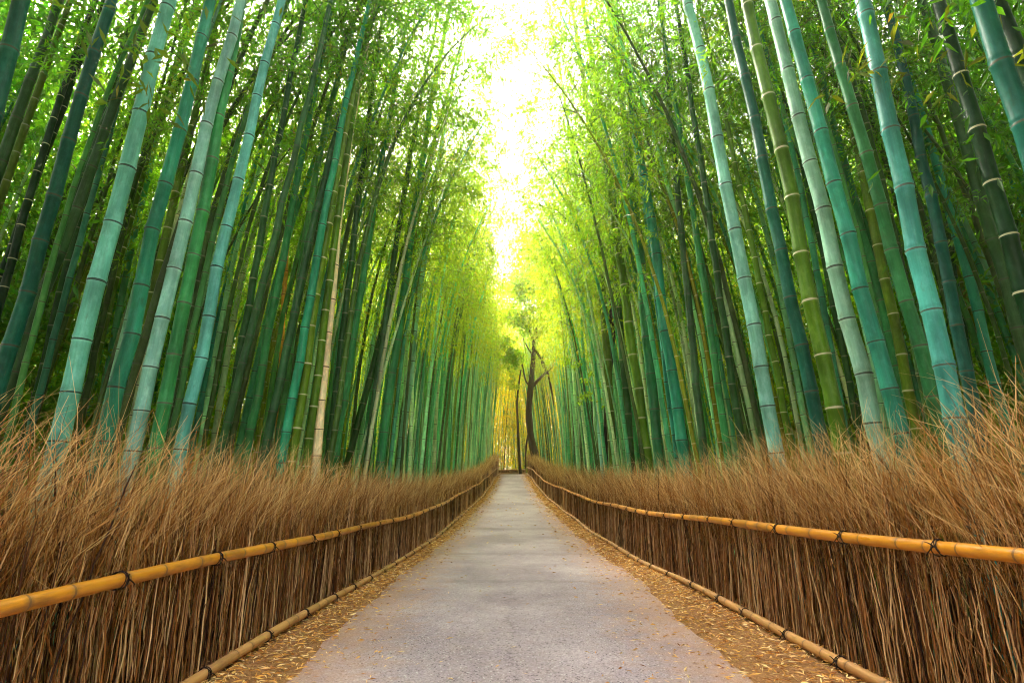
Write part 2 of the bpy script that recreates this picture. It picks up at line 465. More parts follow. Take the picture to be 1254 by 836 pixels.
    me = make_mesh('brushwood', V, Q, M_STALK, {'rnd': np.concatenate(A)})
    me.materials.append(M_TWIG)
    me.polygons.foreach_set('material_index', np.concatenate(mi).astype(np.int32))
    return me

def culm_rings(zs, r, bulge=.09):
    """ring heights and radius factors around each joint in zs"""
    Z, R, W = [], [], []
    for i in range(len(zs) - 1):
        a, b = zs[i], zs[i + 1]
        for f, k in ((0, 1 + bulge), (.022, .985), (.05, 1 + bulge * .7), (.10, 1.0), (.55, .985), (.96, 1.0)):
            Z.append(a + (b - a) * f); R.append(k); W.append(i + f)
    Z.append(zs[-1]); R.append(1 + bulge); W.append(len(zs) - 1)
    return np.array(Z), np.array(R), np.array(W)

def set_v(UV, W, sides):
    """replace the ring index in UV by the joint number W"""
    v = UV[:, :, 1]
    UV = UV.copy(); UV[:, :, 1] = W[np.round(v).astype(int)]
    return UV

def tie_mesh(r):
    a = np.linspace(0, 2 * math.pi, 17)
    P = []
    for tilt, oy in ((.35, 0), (-.30, .012), (.05, -.014)):
        P.append(np.stack([(r + .004) * np.cos(a), oy + tilt * r * np.sin(a + .6), (r + .004) * np.sin(a)], 1))
    V, Q, _, _ = tubes(np.array(P), np.full((3, 17), .0034), 5)
    parts = [(V, Q)]
    for d in ((-1, .5, .8), (-1, -.7, -.3), (-.8, .7, -.6)):
        t = np.linspace(0, 1, 4)[:, None]
        b = np.array([-(r + .006), 0, 0.01])
        p = b + np.array(d) * np.array([.012, .07, .06]) * t + np.array([-.01, 0, -.02]) * t ** 2
        v, q, _, _ = tubes(p[None], np.array([[.005, .004, .0035, .002]]), 5)
        parts.append((v, q))
    V, Q, _ = joinm(parts)
    return make_mesh('tie', V, Q, M_CORD)

def rail(side, zrel, r, mat, parent, jit, seed, inn=0.0):
    rr = np.random.default_rng(seed)
    y, ysn = .2, [.2]
    while y < 50.5:
        y += rr.uniform(.24, .46); ysn.append(y)
    Y, K, W = culm_rings(np.array(ysn), r, .05)
    ph = rr.random(6) * 6.28
    def off(yy):
        return -side * inn + jit * (np.sin(yy * .9 + ph[0]) + .7 * np.sin(yy * .37 + ph[1])) * .5 * (1 + np.clip(yy - 10, 0, 20) * .03), jit * (np.sin(yy * 1.1 + ph[2]) + .8 * np.sin(yy * .43 + ph[3])) * .5 * (1 + np.clip(yy - 10, 0, 20) * .03)
    ox, oz = off(Y)
    P = np.stack([rail_x(side, Y) + ox, Y, gz(Y) + zrel(Y) + oz], 1)
    R = r * K * (1 - .12 * np.sin(Y * .5) ** 2)
    R[0] = R[-1] = .002
    V, Q, _, UV = tubes(P[None], R[None], 14)
    nm = 'rail'
    o = link(nm, make_mesh(nm, V, Q, mat, uv=set_v(UV, W, 14)), parent=parent)
    tm = tie_mesh(r * 1.02)
    yt = 1.35 + rr.random() * .4
    n = 0
    while yt < 46 and n < 60:
        ax, az = off(np.array(yt))
        t = link('tie', tm, parent=o, loc=(float(rail_x(side, yt) + ax), yt, float(gz(yt) + zrel(yt) + az)))
        if side > 0: t.rotation_euler = (rr.normal(0, .1), 0, rr.normal(0, .12))
        else: t.rotation_euler = (rr.normal(0, .1), 0, math.pi + rr.normal(0, .12))
        yt += rr.uniform(.75, 1.15); n += 1
    return o

for side, lab, zt in ((-1, 'brown brushwood fence with golden bamboo rails along the left edge of the path', lambda y: np.interp(y, [0, 8, 17, 33, 44], [.88, .85, .86, .85, .6])),
                      (1, 'brown brushwood fence, taller and shaggier, along the right edge of the path', lambda y: np.interp(y, [0, 3, 9, 14, 33, 50], [1.08, 1.07, 1.0, 1.0, .8, .6]))):
    fe = link('brushwood_fence', None, loc=(0, 0, 0))
    tag(fe, lab, 'fence', 'fences lining the path')
    b = link('brushwood', brush(side), parent=fe); b['kind'] = 'stuff'
    rail(side, zt, .047, M_RAIL, fe, .018, 5 + side)
    rail(side, lambda y: np.full(np.shape(y), .065), .043, M_RAIL2, fe, .02, 25 + side, .085)
    for yq in (24.0, 39.0):
        v, q, _, _ = tubes(np.array([[[rail_x(side, yq) + side * .02, yq, gz(yq) - .05], [rail_x(side, yq) + side * .02, yq, gz(yq) + .5], [rail_x(side, yq) + side * .02, yq, gz(yq) + 1.05]]]), np.full((1, 3), .045), 8)
        link('post', make_mesh('post', v, q, M_RAIL2, uv=np.zeros((len(q), 4, 2)) + .5), parent=fe)

# low fence closing the crest of the path
fe = link('low_fence', None); tag(fe, 'low brown brushwood fence crossing the far end of the path', 'fence')
n = 700
x = rng.uniform(-1.7, 1.3, n); y = 51.5 + rng.uniform(0, .3, n)
t = np.linspace(0, 1, 3); L = rng.uniform(.25, .5, n)
P = np.zeros((n, 3, 3)); P[:, :, 0] = x[:, None] + rng.normal(0, .05, n)[:, None] * t; P[:, :, 1] = y[:, None]; P[:, :, 2] = (gz(y) - .02)[:, None] + L[:, None] * t
v, q, ow, _ = tubes(P, np.full((n, 3), .011), 3)
b = link('brushwood', make_mesh('brushwood', v, q, M_STALK, {'rnd': rng.random(n)[ow]}), parent=fe); b['kind'] = 'stuff'
for zz in (.12, .42):
    X = np.linspace(-1.75, 1.35, 9)
    v, q, _, uv = tubes(np.stack([X, np.full(9, 51.42), gz(51.4) + zz + .02 * np.sin(X * 2)], 1)[None], np.full((1, 9), .05), 8)
    link('rail', make_mesh('rail', v, q, M_RAIL2, uv=uv), parent=fe)

# ------------------------------------------------------------------ bamboo templates
def bamboo_template(d, H, bend, first_branch, nleaf, leaf_l, seed, sides, sway=.0):
    """meshes of a culm, its branches and its foliage; the culm bows towards local +X"""
    rr = np.random.default_rng(seed)
    zs, z = [0.0], 0.0
    while z < H - .3:
        f = z / H
        sp = d * (2.3 + 2.2 * min(1, f * 3.2)) * (1 - .35 * max(0, f - .6) / .4) * rr.uniform(.86, 1.14)
        if d < .1: sp *= 1.25
        z += max(sp, .14); zs.append(z)
    zs = np.array(zs); H = zs[-1]
    Z, K, W = culm_rings(zs, d / 2, .12)
    kink = rr.normal(0, .055 * d, (len(zs), 2))
    ph = rr.random(2) * 6.28
    def axis(zz):
        f = zz / H
        x = bend * np.clip(f - .25, 0, 1) ** 2.5 / .75 ** 2.5 + sway * (np.sin(f * 5 + ph[0]) - math.sin(ph[0])) * f
        y = sway * (np.sin(f * 4.3 + ph[1]) - math.sin(ph[1])) * f
        zd = zz - .25 * bend * np.clip(f - .6, 0, 1) ** 2
        x = x + np.interp(zz, zs, kink[:, 0]); y = y + np.interp(zz, zs, kink[:, 1])
        return np.stack([x, y, zd], -1)
    f = Z / H
    rad = d / 2 * np.interp(f, [0, .03, .35, .6, .85, 1], [1.06, 1.0, .93, .75, .40, .10])
    V, Q, _, UV = tubes(axis(Z)[None], (rad * K)[None], sides)
    culm = make_mesh('culm', V, Q, M_CULM, uv=set_v(UV, W, sides))
    # branches, two at a node, and leaves in sprays along them
    nodes = zs[(zs > H * first_branch)][:-1]
    BP, BR, LP, LD = [], [], [], []
    for i, zn in enumerate(nodes):
        ff = (zn / H - first_branch) / (1 - first_branch)
        for s in (0, 1):
            if rr.random() < (.35 if ff < .25 else .06): continue
            az = math.pi * (i % 2) + s * 1.1 + rr.normal(0, .5) + ph[0]
            L = (.7 + 1.5 * math.sin(min(1, ff * 1.15 + .12) * math.pi * .82)) * rr.uniform(.6, 1.15) * (H / 14)
            u = np.array([math.cos(az), math.sin(az), 0])
            t = np.linspace(0, 1, 6)
            b0 = axis(np.array(zn))
            P = b0 + L * (u * t[:, None] * .86 + np.array([0, 0, 1]) * (.75 * t - .85 * t ** 2)[:, None])
            P[1:] += rr.normal(0, .03, (5, 3))
            BP.append(P); BR.append(.010 * (H / 14) * (1 - .85 * t))
            k = int(rr.integers(5, 9))
            for j in range(k):
                q = rr.uniform(.25, 1)
                ix = q * 5; i0 = min(4, int(ix)); c = P[i0] + (P[i0 + 1] - P[i0]) * (ix - i0)
                td = u * .6 + rr.normal(0, .6, 3) + np.array([0, 0, -.15])
                td /= np.linalg.norm(td)
                tl = rr.uniform(.25, .6)
                tw = c + td * tl * np.linspace(0, 1, 6)[:, None] + np.array([0, 0, -.25]) * tl * (np.linspace(0, 1, 6) ** 2)[:, None]
                BP.append(tw); BR.append(.0035 * (1 - .8 * np.linspace(0, 1, 6)))
                m = max(1, int(round(nleaf * rr.uniform(.7, 1.3))))
                w = rr.random(m) ** .7
                LP.append(c + td * (tl * w)[:, None] + np.array([0, 0, -.25]) * (tl * w ** 2)[:, None] + rr.normal(0, .05, (m, 3)))
                LD.append(td * .7 + rr.normal(0, .55, (m, 3)) + np.array([0, 0, -.45]))
    v, q, ow, _ = tubes(np.array(BP), np.array(BR), 3)
    LP, LD = np.concatenate(LP), np.concatenate(LD)
    pm = rr.permutation(len(LP)); LP, LD = LP[pm], LD[pm]
    n = len(LP)
    L = rr.uniform(.7, 1.2, n) * leaf_l
    V, Q = leaf_quads(LP, LD, L, L * rr.uniform(.17, .26, n))
    crown = make_mesh('crown', np.concatenate([V, v]), np.concatenate([Q, q + len(V)]), M_LEAF,
                      {'rnd': np.concatenate([np.repeat(np.clip(rr.normal(.5, .26, n), 0, 1), 4), rr.random(len(BP))[ow]])}, smooth=False)
    thin = make_mesh('crown', np.concatenate([V[: 4 * (n // 2)], v]), np.concatenate([Q[: n // 2], q + 4 * (n // 2)]), M_LEAF,
                     {'rnd': np.concatenate([np.repeat(np.clip(rr.normal(.5, .26, n // 2), 0, 1), 4), rr.random(len(BP))[ow]])}, smooth=False)
    thin.materials.append(M_BRANCH)
    thin.polygons.foreach_set('material_index', np.concatenate([np.zeros(n // 2), np.ones(len(q))]).astype(np.int32))
    crown.materials.append(M_BRANCH)
    crown.polygons.foreach_set('material_index', np.concatenate([np.zeros(len(Q)), np.ones(len(q))]).astype(np.int32))
    return dict(d=d, H=H, culm=culm, crown=crown, thin=thin, nleaf=n)

FAT = [bamboo_template(.16, 16.5, b, .60, 14, .14, 100 + i, 18, s) for i, (b, s) in enumerate(((.6, .01), (.9, .02), (.3, .025), (1.1, .015)))]
MID = [bamboo_template(.11, 14.5, b, .57, 11, .14, 200 + i, 12, s) for i, (b, s) in enumerate(((1.9, .04), (2.8, .07), (1.4, .08), (3.3, .05), (2.4, .09)))]
THIN = [bamboo_template(.075, 12.0, b, .52, 10, .13, 300 + i, 10, s) for i, (b, s) in enumerate(((1.3, .07), (2.2, .1), (2.8, .07), (.9, .12)))]
print('leaves', [t['nleaf'] for t in FAT + MID + THIN])

# nearly straight ones for the front ranks
FMID = [bamboo_template(.11, 14.5, b, .57, 11, .14, 400 + i, 14, s) for i, (b, s) in enumerate(((.5, .015), (.8, .02), (.3, .03)))]
FTHIN = [bamboo_template(.075, 12.5, b, .55, 10, .13, 500 + i, 12, s) for i, (b, s) in enumerate(((.4, .02), (.7, .03), (.5, .04)))]
placed = []
TREES_N = 0
def plant(base, up, twist, scale, T, color, label, group=None, leaf=(.60, .92, .5)):
    q = Vector((0, 0, 1)).rotation_difference(Vector(up))
    root = link('bamboo', None)
    root.location = base
    root.rotation_mode = 'QUATERNION'
    root.rotation_quaternion = q @ Quaternion((0, 0, 1), twist)
    root.scale = (scale,) * 3
    tag(root, label, 'bamboo', group)
    for k in ('culm', 'crown'):
        c = bpy.data.objects.new(k, T['thin' if k == 'crown' and base[1] > 15 and len(placed) % 2 else k]); COL.objects.link(c); c.parent = root
        c.color = color if k == 'culm' else (*leaf, 1)
    placed.append((float(base[0]), float(base[1])))
    return root

# hues of the culms (last value: how pale the joint rims are)
HUE = dict(bright=(.10, .44, .285, 0), teal=(.022, .235, .135, .05), deep=(.007, .095, .062, .1), olive=(.075, .165, .008, .9),
           dark=(.018, .075, .016, .35), green=(.028, .20, .055, .15), pale=(.18, .47, .315, .05), straw=(.72, .66, .31, .0),
           yellow=(.50, .33, .03, .0), black=(.007, .038, .012, .95), moss=(.028, .095, .028, .1), mott=(.045, .29, .19, .1))

# every culm below was read off the photograph: lower point, upper point, width there, hue, how it is told apart
FRONT = [
 (7, 447, 132, 0, 24, 'deep', 'dark teal bamboo at the far left, first thick culm past the edge of the photo'),
 (30, 424, 186, 0, 18, 'moss', 'mossy dark bamboo, steepest lean of the left clump, beside the thickest teal culm'),
 (50, 467, 160, 0, 15, 'dark', 'dark speckled bamboo just left of the thickest bright teal culm'),
 (76, 521, 204, 0, 28, 'bright', 'thickest bright teal bamboo of the left grove with wide black joint rings'),
 (97, 520, 224, 0, 13, 'olive', 'yellow-green bamboo tucked close behind the thickest bright teal culm'),
 (134, 514, 254, 0, 23, 'teal', 'deep teal bamboo between the thickest bright culm and the pale blue-green one'),
 (157, 498, 268, 0, 14, 'olive', 'dark olive bamboo with cream joint rims behind the deep teal culm'),
 (171, 514, 286, 0, 21, 'pale', 'pale blue-green waxy bamboo, middle of three bright culms on the left'),
 (198, 514, 296, 0, 20, 'green', 'mottled mid-green bamboo right behind the pale blue-green waxy culm'),
 (228, 514, 336, 0, 18, 'bright', 'bright teal bamboo, slimmest and last of three bright culms on the left'),
 (249, 480, 322, 130, 8, 'teal', 'slim teal bamboo peeping out behind the last of the three bright culms'),
 (280, 511, 372, 0, 11, 'dark', 'dark olive-green bamboo, outermost of a dark clump right of the bright culms'),
 (288, 481, 410, 0, 11, 'moss', 'leaning dark bamboo in the middle of the dark clump right of the bright culms'),
 (308, 521, 402, 0, 12, 'green', 'mid-green bamboo on the inner side of the dark clump right of the bright culms'),
 (345, 430, 366, 60, 7, 'yellow', 'thin yellow bamboo standing among the dark green culms on the left'),
 (330, 528, 428, 50, 12, 'moss', 'grey-green bamboo two places left of the cream coloured culm'),
 (355, 508, 428, 80, 12, 'teal', 'slender teal bamboo leaning just left of the cream coloured culm'),
 (360, 548, 436, 40, 12, 'olive', 'dark olive bamboo with white joint rims, second from the cream coloured culm'),
 (382, 514, 440, 60, 11, 'olive', 'olive bamboo with white joint rims touching the left of the cream culm'),
 (389, 545, 437, 0, 12, 'straw', 'cream coloured dead bamboo, the only pale straw culm on the left'),
 (404, 540, 462, 40, 9, 'dark', 'dark bamboo directly right of the cream coloured culm'),
 (0, 90, 20, 0, 27, 'deep', 'thick dark teal bamboo crossing the top left corner'),
 (0, 205, 72, 0, 18, 'moss', 'mossy bamboo leaning out of the left edge below the top left corner'),
 (27, 268, 124, 0, 12, 'black', 'near-black bamboo with cream rims in the left gap behind the mossy culms'),
 (60, 330, 178, 0, 12, 'dark', 'thin dark bamboo half hidden behind the steeply leaning mossy culm'),
 (3, 360, 60, 150, 13, 'black', 'near-black bamboo standing low at the left edge behind the dark teal culm'),
 (423, 481, 478, 120, 10, 'green', 'pale-jointed green bamboo a short way right of the cream culm'),
 (452, 541, 512, 90, 9, 'moss', 'grey-green bamboo between two pale green culms left of the path'),
 (467, 558, 530, 90, 11, 'green', 'light green bamboo near the fence top left of the path, widest there'),
 (490, 558, 540, 130, 9, 'pale', 'pale slender bamboo bowing to the path where the left row gets dense'),
 (488, 330, 567, 30, 8, 'dark', 'dark thin bamboo bowing over the path at the edge of the bright gap'),
 # right side
 (938, 484, 849, 0, 19, 'pale', 'pale teal bamboo, first thick culm right of the path'),
 (990, 467, 894, 0, 18, 'deep', 'dark teal-green speckled bamboo left of the bright olive culm'),
 (1021, 494, 918, 0, 22, 'olive', 'bright olive-green bamboo with white joint rims, only thick olive culm on the right'),
 (1062, 488, 944, 0, 23, 'pale', 'pale grey-teal bamboo immediately right of the thick olive culm'),
 (1082, 454, 963, 0, 23, 'teal', 'bright teal bamboo turning green at its foot, second right of the olive culm'),
 (1098, 447, 983, 0, 13, 'green', 'slim teal-green bamboo behind the teal culm with the green foot'),
 (1139, 471, 1005, 0, 21, 'green', 'clear green bamboo just left of the thickest mottled culm on the right'),
 (1109, 461, 1012, 0, 15, 'olive', 'dark olive bamboo in the gap left of the clear green culm'),
 (1166, 501, 1058, 0, 30, 'mott', 'thickest mottled teal bamboo of the right grove with pale lichen patches'),
 (1189, 481, 1089, 0, 19, 'deep', 'dark green bamboo directly right of the thickest mottled culm'),
 (1219, 467, 1098, 0, 16, 'teal', 'medium teal bamboo two places right of the thickest mottled culm'),
 (1253, 424, 1132, 0, 20, 'moss', 'mossy mottled bamboo between a teal culm and a near-black one at right'),
 (1253, 350, 1150, 0, 26, 'black', 'near-black green bamboo with white joint rims near the right edge'),
 (1254, 154, 1202, 0, 33, 'deep', 'very thick dark teal bamboo crossing the top right corner'),
 (1254, 77, 1226, 0, 26, 'black', 'dark green bamboo outermost in the top right corner'),
 (1252, 254, 1160, 0, 9, 'teal', 'thin teal bamboo glimpsed between the near-black culm and the corner culm'),
 (901, 494, 838, 60, 10, 'dark', 'dark green thin bamboo left of the first thick pale teal culm'),
 (886, 520, 812, 0, 10, 'green', 'mid-green bamboo second left of the first thick pale teal culm'),
 (832, 514, 758, 0, 14, 'teal', 'vivid teal bamboo with black joints, thickest of the middle right row'),
 (790, 541, 716, 0, 12, 'olive', 'olive bamboo with cream rims bowing in above the path at right'),
 (750, 548, 722, 100, 11, 'olive', 'olive-brown bamboo beside the black bare trunk at right'),
 (738, 556, 700, 130, 8, 'pale', 'pale grey slender bamboo in front of the black bare trunk'),
 (805, 534, 765, 130, 13, 'green', 'light green bamboo with brown joints left of the vivid teal culm'),
 (822, 500, 775, 130, 9, 'teal', 'blue-green slim bamboo close on the left of the vivid teal culm'),
 (856, 500, 806, 0, 10, 'moss', 'dull green bamboo just right of the vivid teal culm'),
 (772, 545, 742, 200, 9, 'dark', 'dark thin bamboo between the olive-brown culm and the light green one'),
 (1185, 430, 1120, 0, 9, 'dark', 'thin dark bamboo seen in the gap right of the thickest mottled culm'),
 (1040, 470, 985, 200, 9, 'dark', 'thin dark bamboo in the gap between the pale grey-teal and teal culms'),
 (960, 500, 880, 100, 9, 'olive', 'thin olive bamboo in the gap right of the first pale teal culm'),
]
for i, (x1, y1, x2, y2, w, hue, lab) in enumerate(FRONT):
    side = -1 if x1 < CX else 1
    w /= math.sqrt(1 + ((x1 - CX) / F) ** 2)          # a wide lens stretches what stands off its axis
    d = .135 if w > 10 else .105
    zc = d * F / w
    for _ in range(60):
        b = at(x1, y1, zc)
        lim = abs(rail_x(side, b[1])) + (.72 if w > 10 else .9)
        if abs(b[0]) >= lim: break
        zc *= 1.02
    d = w * zc / F
    lo = at(x1, y1, zc)
    r2 = ray(x2, y2)
    hi = CAM + r2 * ((lo[1] - CAM[1]) / r2[1])
    up = unit(hi - lo)
    base = lo - up * ((lo[2] - gz(lo[1])) / up[2])
    if d > .13: T = FAT[i % 4]
    elif d > .09: T = FMID[i % 3]
    else: T = FTHIN[i % 3]
    tw = (0 if side < 0 else math.pi) + rng.normal(0, .7)
    c = np.array(HUE[hue]); c[:3] *= rng.uniform(.88, 1.12, 3)
    plant(base, up, tw, d / T['d'], T, tuple(c), lab)

# ------------------------------------------------------------------ the rest of the grove
cand = []
tries = 0
pts = list(placed)
grid = {}
def cell(x, y): return (int(math.floor(x / .6)), int(math.floor(y / .6)))
for q_ in pts: grid.setdefault(cell(*q_), []).append(q_)
def free(x, y, r):
    cx_, cy_ = cell(x, y)
    for a in (-1, 0, 1):
        for b_ in (-1, 0, 1):
            for (u, v) in grid.get((cx_ + a, cy_ + b_), ()):
                if (u - x) ** 2 + (v - y) ** 2 < r * r: return False
    return True
def try_add(x, y, r):
    if free(x, y, r):
        grid.setdefault(cell(x, y), []).append((x, y)); cand.append((x, y))
for _ in range(14000):
    side = -1 if rng.random() < .5 else 1
    y = rng.uniform(3.5, 54)
    lat = abs(rail_x(side, y)) + .75 + 13 * rng.random() ** 1.7
    x = side * lat
    X, Yp, zc = project((x, y, 2.0))
    if zc < 8.5 and abs(X - CX) > 190 and lat < 4.6: continue
    if zc < 6: continue
    if x > 0 and 24 < y < 47 and X < 694: continue
    if lat > 6.5 and rng.random() < .35: continue
    if y > 9 and 1.6 < lat < 8 and rng.random() < .68: continue
    try_add(x, y, .42 if lat < 7 else .55)
for _ in range(2600):
    side = -1 if rng.random() < .5 else 1
    y = rng.uniform(3, 34)
    x = side * rng.uniform(10, 24)
    X, Yp, zc = project((x, y, 2.0))
    if abs(X - CX) < 760: try_add(x, y, .65)
for _ in range(800):  # unseen culms beside and behind the camera, added to shade the foreground
    side = -1 if rng.random() < .5 else 1
    y = rng.uniform(-13, 4.5)
    x = side * (abs(rail_x(side, y)) + .9 + 10 * rng.random() ** 1.4)
    X, Yp, zc = project((x, y, 3.0))
    if zc > .5 and abs(X - CX) < 760: continue
    try_add(x, y, .7)
for _ in range(700):
    try_add(rng.uniform(-12, 12), rng.uniform(54, 76), .6)
cand = np.array(cand)
n = len(cand)
X, Yp, zc = project(np.stack([cand[:, 0], cand[:, 1], gz(cand[:, 1]) + 3], 1))
diam = np.clip(rng.normal(.092, .020, n), .055, .145)
px = diam * F / zc
vis = px.copy()
lat = np.abs(cand[:, 0]) - np.abs(np.where(cand[:, 0] < 0, rail_x(-1, cand[:, 1]), rail_x(1, cand[:, 1])))
vis -= lat * .35
vis[(X < -60) | (X > 1314)] = 0
vis[(cand[:, 1] > 53) | (cand[:, 1] < 3.5)] = 0
order = np.argsort(-vis)
NIND = 228
print('candidates', n, 'front', len(FRONT))
hues = ['green', 'teal', 'pale', 'olive', 'dark', 'moss', 'green', 'teal', 'bright']
def hue_of(side, far=0, deep=0):  # far and deep put distant brightness and grove shade into the hue
    h = hues[int(rng.integers(len(hues)))]
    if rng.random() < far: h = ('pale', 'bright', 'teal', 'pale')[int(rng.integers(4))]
    elif rng.random() < deep: h = ('dark', 'moss', 'green', 'dark')[int(rng.integers(4))]
    c = np.array(HUE[h]); c[:3] = c[:3] * rng.uniform(.75, 1.2) * rng.uniform(.9, 1.1, 3)
    return tuple(np.clip(c, 0, 1)), h
def lean_for(x, y):
    a = rng.normal(0, .019) + (-.034 if x > 0 else .030) * (.5 if 24 < y < 47 and 0 < x < 6.5 else (2.1 if x > 0 else 1.15) if y > 8 else .4); b_ = rng.normal(0, .03)
    if rng.random() < .02: a += rng.normal(0, .07)
    return unit(np.array([a, b_, 1.0]))
HN = dict(green='green', teal='teal', pale='pale', olive='olive', dark='dark', moss='grey-green', bright='bright teal')
for k in order[:NIND]:
    x, y = cand[k]
    side = -1 if x < 0 else 1
    d = diam[k]
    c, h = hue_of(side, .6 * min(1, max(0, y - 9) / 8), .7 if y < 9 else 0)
    lift = 1 + .6 * min(1, max(0, y - 7) / 9); c = (min(1, c[0] * lift * 1.7), min(1, c[1] * lift), min(1, c[2] * lift * (.82 if y < 9 else .66)), c[3])  # culm colour brightened with distance, standing in for the light farther on
    T = MID[int(rng.integers(5))] if d > .092 else THIN[int(rng.integers(4))]
    if d > .135: T = FAT[int(rng.integers(4))]
    where = 'left' if x < 0 else 'right'
    dist = 'nearer half' if y < 20 else 'farther half'
    row = 'by the fence' if lat[k] < 2.2 else 'behind the front row'
    lab = f'{HN[h]} bamboo in the {dist} of the {where} grove, {row}'
    tw = (0 if side < 0 else math.pi) + rng.normal(0, .4)
    if 22 < y < 47 and 0 < x < 6.5: tw = rng.normal(0, 1.0)
    yl = .60 + .72 * min(1, max(0, (y - 6) / 16))  # leaf tint rises down the path, imitating the backlit glow
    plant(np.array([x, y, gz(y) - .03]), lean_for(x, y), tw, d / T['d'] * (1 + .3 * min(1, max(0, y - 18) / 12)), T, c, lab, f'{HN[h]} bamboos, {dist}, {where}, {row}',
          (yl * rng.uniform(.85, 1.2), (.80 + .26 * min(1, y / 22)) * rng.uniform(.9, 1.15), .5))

# the remaining mass of culms: one object
rest = order[NIND:]
gv = link('bamboo_grove', None); tag(gv, 'crowded far bamboo culms and leaves filling the deep grove', 'bamboo grove', kind='stuff')
N = len(rest)
rx, ry = cand[rest, 0], cand[rest, 1]
H = diam[rest] * rng.uniform(105, 140, N); H = np.clip(H, 9.5, 15) * np.where(ry > 53, 1.45, 1 + .35 * np.clip((ry - 16) / 12, 0, 1))
lean = np.array([lean_for(a, b_) for a, b_ in zip(rx, ry)])
bend = rng.uniform(.3, 2.4, N); bdir = np.stack([-np.sign(rx) * 1.0 + rng.normal(0, .5, N), rng.normal(0, .6, N), np.zeros(N)], 1); bdir = unit(bdir)
NJ = 34
K = NJ * 3
W = np.concatenate([[i, i + .03, i + .5] for i in range(NJ)])
f = W / NJ; f = f * (1.15 - .15 * f)
AX = np.stack([rx, ry, gz(ry) - .05], 1)[:, None] + lean[:, None] * (H[:, None] * f)[:, :, None] + bdir[:, None] * (bend[:, None] * np.clip(f - .2, 0, 1)[None] ** 2.2)[:, :, None]
R = (diam[rest] / 2)[:, None] * np.interp(f, [0, .35, .6, .85, 1], [1, .93, .75, .42, .12])[None] * np.where(W % 1 < .01, 1.08, 1)[None]
v, q, ow, uv = tubes(AX, R, 6)
tint = np.array([hue_of(1, .6 * min(1, b_ / 25), .7 if b_ < 10 else .15)[0] for b_ in ry])[:, :3] * np.where(ry > 8, 1, .8)[:, None] * np.array([1.6, 1.15, .78])  # near culms tinted darker and far ones paler, shade and light in the colour
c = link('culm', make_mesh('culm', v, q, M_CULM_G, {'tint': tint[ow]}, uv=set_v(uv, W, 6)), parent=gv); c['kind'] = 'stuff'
# leaves of the mass
LP, LD, LL, LT = [], [], [], []
for i in range(N):
    farend = ry[i] > 53
    deep = abs(rx[i]) > 8.5
    m = (1400 if ry[i] < 14 else 900 if deep and ry[i] < 28 else 560) if not farend else 1500
    lo_ = (.52 if ry[i] < 14 else .58) if not (farend or deep) else (.0 if farend else .06)
    t = lo_ + (1.02 - lo_) * rng.random(m) ** .85
    ns = 46
    ci = rng.integers(0, ns, m)
    ct = lo_ + (1.0 - lo_) * rng.random(ns) ** .85; ca = rng.random(ns) * 6.283; cr = rng.uniform(.25, 1.7, ns)
    A = np.array([rx[i], ry[i], gz(ry[i])]) + lean[i] * (H[i] * ct)[:, None] + bdir[i] * (bend[i] * np.clip(ct - .2, 0, 1) ** 2.2)[:, None]
    A += np.stack([np.cos(ca) * cr, np.sin(ca) * cr, rng.normal(.1, .3, ns) - .12 * cr ** 2], 1)
    pos = A[ci] + rng.normal(0, 1, (m, 3)) * np.array([.26, .26, .15])
    LP.append(pos)
    LD.append(np.stack([np.cos(ca)[ci] * .4, np.sin(ca)[ci] * .4, np.full(m, -.4)], 1) + rng.normal(0, .55, (m, 3)))
    LL.append(rng.uniform(.11, .19, m) * (1.25 if ry[i] > 25 else 1.5 if deep else 1))
    yl = (.32 if abs(rx[i]) > 5 and ry[i] < 16 else .62) + .72 * min(1, max(0, (ry[i] - 6) / 16)) + (1.1 if farend else 0)  # side leaves tinted dark as shade, far end tinted bright as backlight glow
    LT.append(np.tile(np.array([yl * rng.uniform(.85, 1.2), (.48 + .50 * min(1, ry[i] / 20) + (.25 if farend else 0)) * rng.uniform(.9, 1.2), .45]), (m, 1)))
LP, LD, LL, LT = map(np.concatenate, (LP, LD, LL, LT))
v, q = leaf_quads(LP, LD, LL, LL * rng.uniform(.2, .3, len(LL)))
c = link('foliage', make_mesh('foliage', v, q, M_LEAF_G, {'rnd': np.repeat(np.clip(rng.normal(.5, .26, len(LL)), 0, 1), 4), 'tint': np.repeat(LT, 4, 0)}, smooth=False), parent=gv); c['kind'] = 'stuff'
print('grove', N, 'leaves', len(LL))

# low shrubs between the culms, deep on both sides
LP, LT = [], []
for i in range(330):
    side = -1 if rng.random() < .5 else 1
    y = rng.uniform(2, 46); x = side * (abs(rail_x(side, y)) + rng.uniform(5.2, 13))
    m = 420; h = rng.uniform(1.2, 3.2); k = 26
    cc = np.stack([rng.normal(0, .55, k), rng.normal(0, .55, k), h * rng.random(k) ** .8], 1) + np.array([x, y, gz(y)])
    LP.append(cc[rng.integers(0, k, m)] + rng.normal(0, .17, (m, 3)))
    LT.append(np.tile(np.array([rng.uniform(.8, 1.5), rng.uniform(.9, 1.1), .6]), (m, 1)))
LP, LT = np.concatenate(LP), np.concatenate(LT)
L = rng.uniform(.09, .16, len(LP))
v, q = leaf_quads(LP, rng.normal(0, 1, LP.shape) + np.array([0, 0, -.2]), L, L * .38)
v[:, 2] = np.maximum(v[:, 2], gz(v[:, 1]) + .05)
o = link('undergrowth', make_mesh('undergrowth', v, q, M_LEAF_G, {'rnd': np.repeat(rng.random(len(LP)), 4), 'tint': np.repeat(LT, 4, 0)}, smooth=False)); tag(o, kind='stuff')

